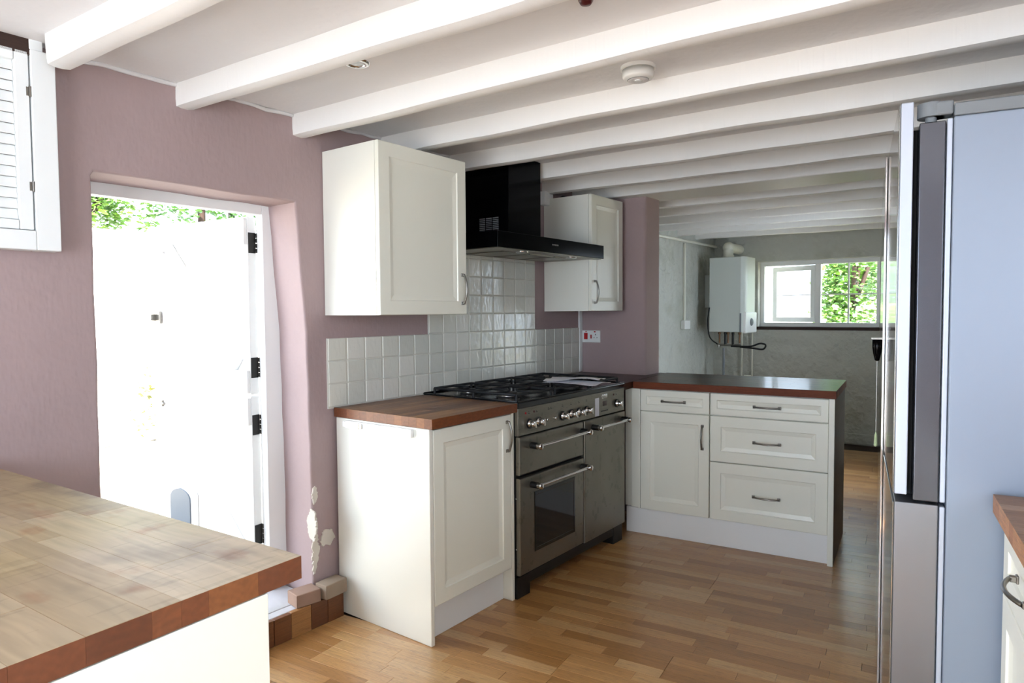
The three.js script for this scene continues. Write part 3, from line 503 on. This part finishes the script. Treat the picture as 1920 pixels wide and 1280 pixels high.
// ------------------------------------------------------------------ fridges on the right
{
  const yaw = 10 * D2R, G = [2.187, 0, 0.05];
  const t = thing('fridge_freezer', 'tall silver fridge freezer with grey-blue side beside the right worktop', 'fridge', G, yaw);
  // local x runs into the body, -z along its front
  part(t, 'cabinet_body', metreUV(rspan(0.105, 0.70, 0.03, 1.762, -0.594, 0, 0.004)), M.fridgeSide);
  part(t, 'top_cover', rspan(0.105, 0.70, 1.7625, 1.792, -0.594, 0, 0.004), M.greyPlastic);
  part(t, 'gasket', merge([rspan(0.092, 0.104, 0.04, 0.862, -0.59, -0.006, 0.003), rspan(0.092, 0.104, 0.872, 1.76, -0.59, -0.006, 0.003)]), M.fridgeTrim, 'pale door gasket');
  const lo = part(t, 'freezer_door', metreUV(rspan(0.0, 0.09, 0.03, 0.866, -0.592, 0, 0.003, 2)), M.freezerSteel); part(lo, 'door_front', rspan(-0.004, -0.0002, 0.032, 0.864, -0.590, -0.002, 0.0015), M.fridgeFront);
  const up = part(t, 'fridge_door', metreUV(rspan(0.038, 0.09, 0.872, 1.755, -0.592, -0.002, 0.003, 2)), M.fridgeSteel);
  part(up, 'grip_strip', metreUV(rspan(0.0, 0.026, 0.884, 1.805, -0.592, 0, 0.003, 2)), M.fridgeTrim, 'bright full-height edge of the fridge door');
  part(up, 'grip_groove', rspan(0.0262, 0.0378, 0.876, 1.75, -0.588, -0.05, 0.001), M.rubber, 'black finger groove');
  part(up, 'door_front', rspan(-0.004, -0.0002, 0.886, 1.803, -0.590, -0.002, 0.0015), M.fridgeFront);
  part(t, 'hinge_cover', merge([cyl(0.028, 0.028, 0.032, 0.062, 1.785, -0.03, 20), rspan(0.062, 0.105, 1.769, 1.801, -0.056, -0.004, 0.006, 2), cyl(0.012, 0.012, 0.03, 0.062, 1.765, -0.03, 14)]), M.greyPlastic, 'grey top hinge cover');
  const q = thing('tall_fridge', 'second tall steel fridge standing beyond the silver fridge freezer', 'fridge', [G[0] - Math.sin(yaw) * 0.602, 0, G[2] - Math.cos(yaw) * 0.602], yaw);
  part(q, 'cabinet_body', rspan(0.07, 0.70, 0.03, 1.80, -0.55, -0.002, 0.004), M.fridgeSide);
  const dr = part(q, 'door', rspan(0.004, 0.066, 0.03, 1.80, -0.55, -0.008, 0.003), M.fridgeSteel); part(dr, 'door_front', rspan(-0.004, 0.0035, 0.032, 1.80, -0.548, -0.012, 0.0015), M.fridgeFront);
  part(q, 'edge_trim', rspan(-0.012, -0.0045, 0.03, 1.803, -0.011, -0.001, 0.002), M.chrome, 'bright edge strip');
  const h = thing('hanging_plug', 'black plug holder with a thin white cord hanging at the far steel fridge', 'holder', [G[0] - Math.sin(yaw) * 0.80, 1.195, G[2] - Math.cos(yaw) * 0.80], yaw);
  part(h, 'holder', lathe([[0, -0.048], [0.007, -0.046], [0.013, -0.02], [0.0155, 0.0], [0.016, 0.026], [0, 0.026]], 18).translate(-0.0215, 0, 0), M.gloss);
  part(h, 'rim', rspan(-0.040, -0.0045, 0.0265, 0.033, -0.018, 0.018, 0.003), M.whitePlastic);
  part(h, 'cord', rod([-0.0215, -0.046, 0], [-0.0215, -0.29, 0], 0.0009, 6), M.whitePlastic);
  part(h, 'tassel', lathe([[0, -0.055], [0.006, -0.05], [0.004, -0.015], [0, 0]], 10).translate(-0.0215, -0.29, 0), mat('#b7c79a', 0.6));
}
{ // right worktop and the unit below it
  const yaw = 8.4 * D2R, R = [2.379, 0, 0.035];
  const t = thing('worktop', 'oak worktop end at the right edge beside the fridge side', 'worktop', [R[0], 0.87, R[2]], yaw);
  const q = new THREE.Group(); staves(t, 0, 0.6, 0, 1.9, 0, 0.04, 0.0431, W.pale, W.paleEdge, 171, { min: 0.3, vary: 0.3 });
  const c = thing('base_cabinet', 'cream drawer unit under the right-hand worktop', 'cabinet', R, yaw);
  part(c, 'carcass', rspan(0.045, 0.58, 0.12, 0.866, 0.012, 1.85, 0.002), M.cream);
  const front = (y0, y1, z0, z1) => { const d = part(c, 'drawer', panelDoor(z1 - z0, y1 - y0).rotateY(-Math.PI / 2), M.cream); d.position.set(0.040, y0, z0); return d; };
  const d = front(0.70, 0.864, 0.014, 0.61); const hh = part(d, 'handle', merge([bowHandle(0.15, 0.034)]).rotateY(-Math.PI / 2), M.pewter, 'pewter bow handle'); hh.position.set(-0.02, 0.09, 0.255);
  front(0.13, 0.695, 0.014, 0.61); front(0.13, 0.864, 0.615, 1.21); front(0.13, 0.864, 1.215, 1.84);
  part(c, 'plinth', rspan(0.09, 0.58, 0, 0.118, 0.012, 1.85, 0.002), M.white);
}
// ------------------------------------------------------------------ step at the garden door and loose blocks
{
  const t = thing('door_step', 'low doorway step with a pale slab behind a dark wood riser', 'step', [0, 0, 0.48]);
  part(t, 'slab', metreUV(rspan(0.002, 0.052, 0, 0.106, -0.46, 0.46, 0.006, 2)), M.stone);
  part(scene.getObjectByName('door_1'), 'threshold', metreUV(rspan(-0.268, 0.0015, 0, 0.107, 0.112, 0.93, 0.004, 2)), M.stone, 'pale worn threshold slab');
  const r = rng(61), gs = []; let z = -0.475;
  while (z < 0.46) { const w = 0.045 + r() * 0.07, o = part(t, 'riser_block', metreUV(rspan(0.0525, 0.074 + r() * 0.003, 0, 0.11 - r() * 0.004, z, Math.min(z + w - 0.0015, 0.462), 0.002), r() * 2, r() * 2), W.mid[Math.floor(r() * 6)]); z += w; }
  const b1 = solo('wood_block', metreUV(rbox(0.085, 0.055, 0.11, 0.004, 0, 0.0275, 0)), mat('#9d8070', 0.85, { map: limeTone, bumpMap: limeBump, bumpScale: 0.004 }), 'pinkish loose wood block lying askew on the doorstep', 'block', 'loose blocks on the doorstep'); b1.position.set(0.028, 0.107, 0.172); b1.rotation.y = -0.15;
  const b2 = solo('wood_block', metreUV(rbox(0.07, 0.062, 0.115, 0.004, 0, 0.031, 0)), mat('#978675', 0.85, { map: limeTone, bumpMap: limeBump, bumpScale: 0.004 }), 'greyish loose wood block against the cream cabinet end', 'block', 'loose blocks on the doorstep'); b2.position.set(0.066, 0.113, 0.061); b2.rotation.y = 0.06;
}
// ------------------------------------------------------------------ small fittings
{
  const t = thing('downlight', 'round chrome recessed spotlight in the ceiling', 'spotlight', [0.66, CEIL, 0.378]);
  part(t, 'bezel', lathe([[0.026, 0.0], [0.030, -0.006], [0.040, -0.005], [0.043, 0.0]], 32), M.chrome);
  part(t, 'lamp', lathe([[0, -0.0045], [0.018, -0.004], [0.0255, -0.001], [0.0255, 0]], 24), mat('#cfd4d6', 0.15), 'unlit lamp');
  const s = thing('smoke_alarm', 'round white smoke alarm on the ceiling', 'alarm', [1.375, CEIL, -0.225]);
  part(s, 'base', cyl(0.058, 0.058, 0.012, 0, -0.006, 0, 36), M.whitePlastic);
  part(s, 'cover', lathe([[0, -0.045], [0.030, -0.045], [0.047, -0.041], [0.052, -0.034], [0.053, -0.0125], [0, -0.0125]].reverse(), 36), M.whitePlastic);
  part(s, 'vent', lathe([[0.018, -0.047], [0.034, -0.047], [0.036, -0.0452], [0.016, -0.0452]], 28), M.ceiling);
  part(s, 'test_button', cyl(0.011, 0.010, 0.004, 0, -0.0465, 0, 18), M.whitePlastic);
  const r = thing('ceiling_fitting', 'dark red round fitting on the ceiling at the top edge', 'fitting', [1.494, CEIL, 0.316]);
  part(r, 'cap', lathe([[0, -0.02], [0.014, -0.018], [0.02, -0.008], [0.02, 0]], 20), M.darkRed);
  // cooker switch with socket on the mauve wall end
  const k = thing('cooker_switch', 'white double cooker switch and socket with red rocker', 'socket', [0.078, 1.154, -2.128]);
  part(k, 'plate', rspan(-0.073, 0.073, -0.041, 0.041, -0.0005, 0.009, 0.003, 2), M.whitePlastic);
  part(k, 'rocker', rspan(-0.05, -0.022, -0.02, 0.024, 0.009, 0.0135, 0.002), M.red, 'red switch');
  part(k, 'socket_switch', rspan(0.0, 0.010, -0.014, 0.012, 0.009, 0.0125, 0.001), M.red);
  part(k, 'neon', rspan(0.026, 0.04, 0.028, 0.036, 0.0088, 0.011, 0.001), M.red); part(k, 'neon', rspan(-0.04, -0.03, 0.029, 0.036, 0.0088, 0.011, 0.001), M.red);
  part(k, 'pin_hole', merge([rspan(0.036, 0.041, 0.008, 0.018, 0.0088, 0.0093, 0.0002), rspan(0.024, 0.030, -0.010, -0.006, 0.0088, 0.0093, 0.0002), rspan(0.047, 0.053, -0.010, -0.006, 0.0088, 0.0093, 0.0002)]), M.black);
  const j = thing('junction_box', 'small white box on the wall behind the hood chimney', 'box', [0.002, 1.988, -1.62], RUN);
  part(j, 'box', rspan(0, 0.094, 0, 0.085, 0, 0.045, 0.004, 2), M.whitePlastic);
  part(j, 'cable', tube([[0.094, 0.05, 0.02], [0.14, 0.045, 0.03], [0.2, 0.075, 0.05], [0.26, 0.066, 0.07]], 0.004), M.rubber);
}
// ------------------------------------------------------------------ utility room: boiler and pipes
{
  const t = thing('boiler', 'white wall boiler hung in the corner beside the utility window', 'boiler', [-0.298, 1.105, -5.29], 0);
  const W0 = 0.15, X1 = 0.505;
  part(t, 'casing', rspan(W0, X1 - 0.03, 0, 0.756, 0, 0.39, 0.006, 2), M.boiler);
  const s = new THREE.Shape(); s.moveTo(0, 0); s.lineTo(0.39, 0); s.quadraticCurveTo(0.37, 0.034, 0.30, 0.036); s.lineTo(0.09, 0.036); s.quadraticCurveTo(0.02, 0.034, 0, 0); 
  part(t, 'front_cover', new THREE.ExtrudeGeometry(s, { depth: 0.756, bevelEnabled: false, curveSegments: 8 }).rotateX(-Math.PI / 2).rotateY(-Math.PI / 2).translate(X1 - 0.0295, 0, 0), M.boiler);
  part(t, 'bracket', rspan(0.0, W0, 0.25, 0.60, 0.02, 0.12, 0.003), M.boiler);
  part(t, 'control_box', rspan(X1 - 0.02, X1 + 0.016, -0.012, 0.20, 0.02, 0.37, 0.012, 3), M.whitePlastic);
  const cp = part(t, 'control_dial', lathe([[0, 0.012], [0.03, 0.012], [0.036, 0.008], [0.04, 0]], 24).rotateZ(-Math.PI / 2).translate(X1 + 0.016, 0.10, 0.2), M.greyPlastic);
  part(cp, 'dial_mark', rspan(X1 + 0.027, X1 + 0.030, 0.092, 0.108, 0.19, 0.21, 0.001), M.greyPlastic);
  part(t, 'side_clip', rspan(X1 - 0.04, X1 - 0.024, 0.0, 0.19, 0.386, 0.396, 0.002), M.greyPlastic);
  part(t, 'flue', merge([cyl(0.05, 0.05, 0.10, 0.28, 0.81, 0.2, 24), cyl(0.058, 0.058, 0.03, 0.28, 0.772, 0.2, 24), new THREE.SphereGeometry(0.056, 20, 12).translate(0.28, 0.87, 0.2), rod([0.28, 0.87, 0.2], [0.28, 0.87, -0.14], 0.05, 20)]), M.pipe, 'cream flue pipe');
  const cols = [M.copper, M.black, M.copper, M.black, M.copper];
  [0.20, 0.26, 0.29, 0.34, 0.41].forEach((x, k) => part(t, 'pipe', merge([rod([x, 0.0, 0.22], [x, -0.12 - 0.02 * (k % 2), 0.22], 0.009 + 0.003 * (k % 2)), cyl(0.015, 0.015, 0.022, x, -0.018, 0.22, 12)]), cols[k]));
  part(t, 'manifold', merge([rod([0.18, -0.14, 0.22], [0.42, -0.14, 0.22], 0.012), cyl(0.016, 0.016, 0.03, 0.19, -0.15, 0.22, 12)]), M.pewter);
  part(t, 'filling_loop', tube([[0.33, -0.15, 0.24], [0.42, -0.15, 0.25], [0.54, -0.145, 0.25], [0.63, -0.115, 0.25], [0.68, -0.13, 0.25], [0.66, -0.17, 0.25], [0.56, -0.165, 0.25], [0.42, -0.155, 0.24]], 0.009, 60), M.rubber, 'black braided filling loop');
  part(t, 'cable', tube([[0.155, 0.25, 0.395], [0.14, 0.10, 0.40], [0.15, -0.06, 0.36], [0.19, -0.13, 0.26]], 0.007, 30), M.rubber);
  const w = (name, label, pts, r, m) => solo(name, merge(pts.map(([a, b]) => rod(a, b, r))), m, label, 'pipe');
  w('waste_pipe', 'grey condensate pipe below the boiler', [[[-0.05, 0.935, -5.06], [-0.05, 0.04, -5.06]]], 0.012, M.greyPlastic);
  w('heating_pipe', 'left thin white pipe running down from the boiler', [[[0.02, 1.10, -5.42], [0.02, 0.02, -5.42]]], 0.009, M.pipe);
  w('heating_pipe', 'right thin white pipe running down from the boiler with a crosswise branch', [[[0.13, 1.10, -5.42], [0.13, 0.62, -5.42]], [[0.13, 0.62, -5.42], [0.045, 0.62, -5.42]]], 0.009, M.pipe);
  w('gas_pipe', 'pale pipe clipped along the top of the utility wall', [[[-0.275, 2.02, -3.0], [-0.275, 2.02, -4.95]], [[-0.275, 2.02, -4.95], [-0.275, 2.02, -5.44]]], 0.014, M.pipe);
  const c = thing('conduit', 'vertical white cable conduit ending in a surface box', 'conduit', [-0.298, 1.14, -4.6], RUN);
  part(c, 'channel', rspan(-0.015, 0.015, 0.09, 0.86, 0, 0.018, 0.003), M.pipe);
  part(c, 'surface_box', rspan(-0.07, 0.07, 0, 0.088, 0, 0.045, 0.005, 2), M.whitePlastic);
}
// ------------------------------------------------------------------ outside
{
  const ground = struct('ground', metreUV(span(-14, -0.28, -0.02, 0.07, -16, 9)), mat('#d2ccc2', 0.95, { map: gravelTone, bumpMap: gravelTone, bumpScale: 0.01 }), 'sunlit pale gravel yard');
  struct('ground_back', metreUV(span(-0.28, 12, -0.02, 0.07, -20, -5.75)), mat('#b9b491', 0.95, { map: gravelTone }), 'sunlit ground behind the house');
  struct('ground_front', metreUV(span(-0.28, 12, -0.02, 0.07, 3.95, 12)), mat('#d2ccc2', 0.95, { map: gravelTone }), 'sunlit ground in front of the house');
  solo('garden_wall', metreUV(rspan(-4.75, -4.45, 0.07, 2.13, -7, 6, 0.03, 2)), mat('#e8e6e1', 0.9, { bumpMap: limeBump, bumpScale: 0.02 }), 'pale rendered garden wall across the yard', 'wall');
  const pebG = new THREE.IcosahedronGeometry(1, 0), r = rng(5), q = new THREE.InstancedMesh(pebG, mat('#8f8778', 0.9), 260), m = new THREE.Matrix4();
  for (let k = 0; k < 260; k++) { const s = 0.008 + r() * 0.014; m.makeScale(s, s * 0.6, s * 1.2); m.setPosition(-0.8 - r() * 3.4, 0.072, -1.6 + r() * 3.0); q.setMatrixAt(k, m); }
  q.name = 'loose_pebbles'; q.userData = { label: 'scattered darker pebbles on the gravel', category: 'pebbles', kind: 'stuff' }; scene.add(q);
  // leaf: two bent halves
  const leafG = new THREE.BufferGeometry(); leafG.setAttribute('position', new THREE.Float32BufferAttribute([0, 0, 0, 0.35, 0.12, 0.35, 0, 0, 1, 0, 0, 0, 0, 0, 1, -0.35, 0.12, 0.35, 0.35, 0.12, 0.35, 0.25, 0.02, 0.8, 0, 0, 1, -0.35, 0.12, 0.35, 0, 0, 1, -0.25, 0.02, 0.8], 3)); leafG.computeVertexNormals();
  const leafM = mat('#ffffff', 0.55, { transmission: 0.35, thickness: 0, side: THREE.DoubleSide });
  function shrub(name, label, cat, at, size, n, leaf, tint, seed, group, stems = 4, lift = 0.35) {
    const t = thing(name, label, cat, at, 0, group), r = rng(seed), im = new THREE.InstancedMesh(leafG, leafM, n), M4 = new THREE.Matrix4(), Q = new THREE.Quaternion(), c = new THREE.Color();
    const lumps = Array.from({ length: 9 }, () => [(r() - 0.5) * size[0] * 0.75, size[1] * (lift + (0.85 - lift) * r()), (r() - 0.5) * size[2] * 0.75, 0.26 + 0.2 * r()]);
    for (let k = 0; k < n; k++) {
      const L = lumps[Math.floor(r() * lumps.length)], th = r() * 6.283, ph = Math.acos(2 * r() - 1), rad = L[3] * (0.55 + 0.5 * Math.sqrt(r())) * (lift > 0.5 ? 0.62 : 1);
      const x = L[0] + Math.sin(ph) * Math.cos(th) * rad * size[0] * 0.8, y = Math.max(0.03, L[1] + Math.cos(ph) * rad * size[1] * 0.75), z = L[2] + Math.sin(ph) * Math.sin(th) * rad * size[2] * 0.8;
      Q.setFromEuler(new THREE.Euler(r() * 1.6 - 0.8, r() * 6.283, r() * 1.2 - 0.6)); const s = leaf * (0.6 + 0.8 * r());
      M4.compose(new THREE.Vector3(x, y, z), Q, new THREE.Vector3(s, s, s)); im.setMatrixAt(k, M4);
      const v = r(); c.setRGB(tint[0] * (0.6 + 0.8 * v), tint[1] * (0.65 + 0.6 * v), tint[2] * (0.5 + 0.8 * r())); im.setColorAt(k, c);
    }
    im.name = 'foliage'; im.userData = { kind: 'stuff' }; im.castShadow = im.receiveShadow = true; t.add(im);
    for (let k = 0; k < stems; k++) part(t, 'stem', tube([[(r() - 0.5) * 0.2, 0, (r() - 0.5) * 0.2], [(r() - 0.5) * size[0] * 0.4, size[1] * 0.35, (r() - 0.5) * size[2] * 0.4], [(r() - 0.5) * size[0] * 0.7, size[1] * 0.8, (r() - 0.5) * size[2] * 0.7]], 0.012 + 0.008 * size[1], 10, 6), M.darkTimber);
    return t;
  }
  const G = [0.20, 0.42, 0.05];
  shrub('climbing_shrub', 'bright leafy shrub above the garden wall seen at the left door edge', 'shrub', [-5.2, 0.07, -0.95], [1.0, 3.3, 1.7], 3000, 0.075, [0.17, 0.32, 0.05], 1, 'shrubs over the garden wall', 3, 0.70);
  shrub('climbing_shrub', 'darker shrub above the garden wall over the open door leaf', 'shrub', [-5.3, 0.07, -2.6], [1.1, 3.7, 2.1], 3000, 0.07, [0.10, 0.24, 0.05], 2, 'shrubs over the garden wall', 3, 0.66);
  shrub('border_plant', 'small yellow-green plant at the foot of the garden wall', 'plant', [-4.1, 0.07, -1.15], [0.5, 0.8, 0.6], 300, 0.05, [0.16, 0.17, 0.03], 3, null, 0);
  const spots = [[0.42, -8.6, 0.9, 2.3, 11], [1.5, -8.0, 1.5, 1.35, 12], [0.9, -11.5, 2.6, 3.6, 14], [2.4, -11.0, 2.6, 3.4, 15], [0.75, -7.6, 0.9, 1.25, 18]];
  const lab = ['round bush left of centre beyond the utility window', 'low bush at the right beyond the utility window', 'big tree in the middle beyond the utility window', 'big tree at the right beyond the utility window', 'small bush nearest the utility window'];
  spots.forEach(([x, z, w, h, s], k) => shrub('garden_bush', lab[k], h > 3 ? 'tree' : 'bush', [x, 0.07, z], [w, h, w], h > 3 ? 5200 : 3600, h > 3 ? 0.10 : 0.065, k % 2 ? [0.10, 0.25, 0.05] : [0.15, 0.30, 0.06], s, 'greenery behind the house'));
  shrub('garden_tree', 'high-crowned tree standing over the pale low wall behind the house', 'tree', [-2.5, 0.07, -11.0], [4.4, 4.6, 3.0], 5200, 0.10, [0.13, 0.28, 0.05], 19, 'greenery behind the house', 3, 0.72);
  solo('low_wall', metreUV(rspan(-3, 5, 0.07, 1.42, -9.9, -9.7, 0.02)), mat('#e6e1d4', 0.9), 'pale low garden wall between the bushes behind the house', 'wall');
}
scene.traverse((o) => { if (o.isMesh) { o.castShadow = true; o.receiveShadow = true; } });
renderer.render(scene, camera);
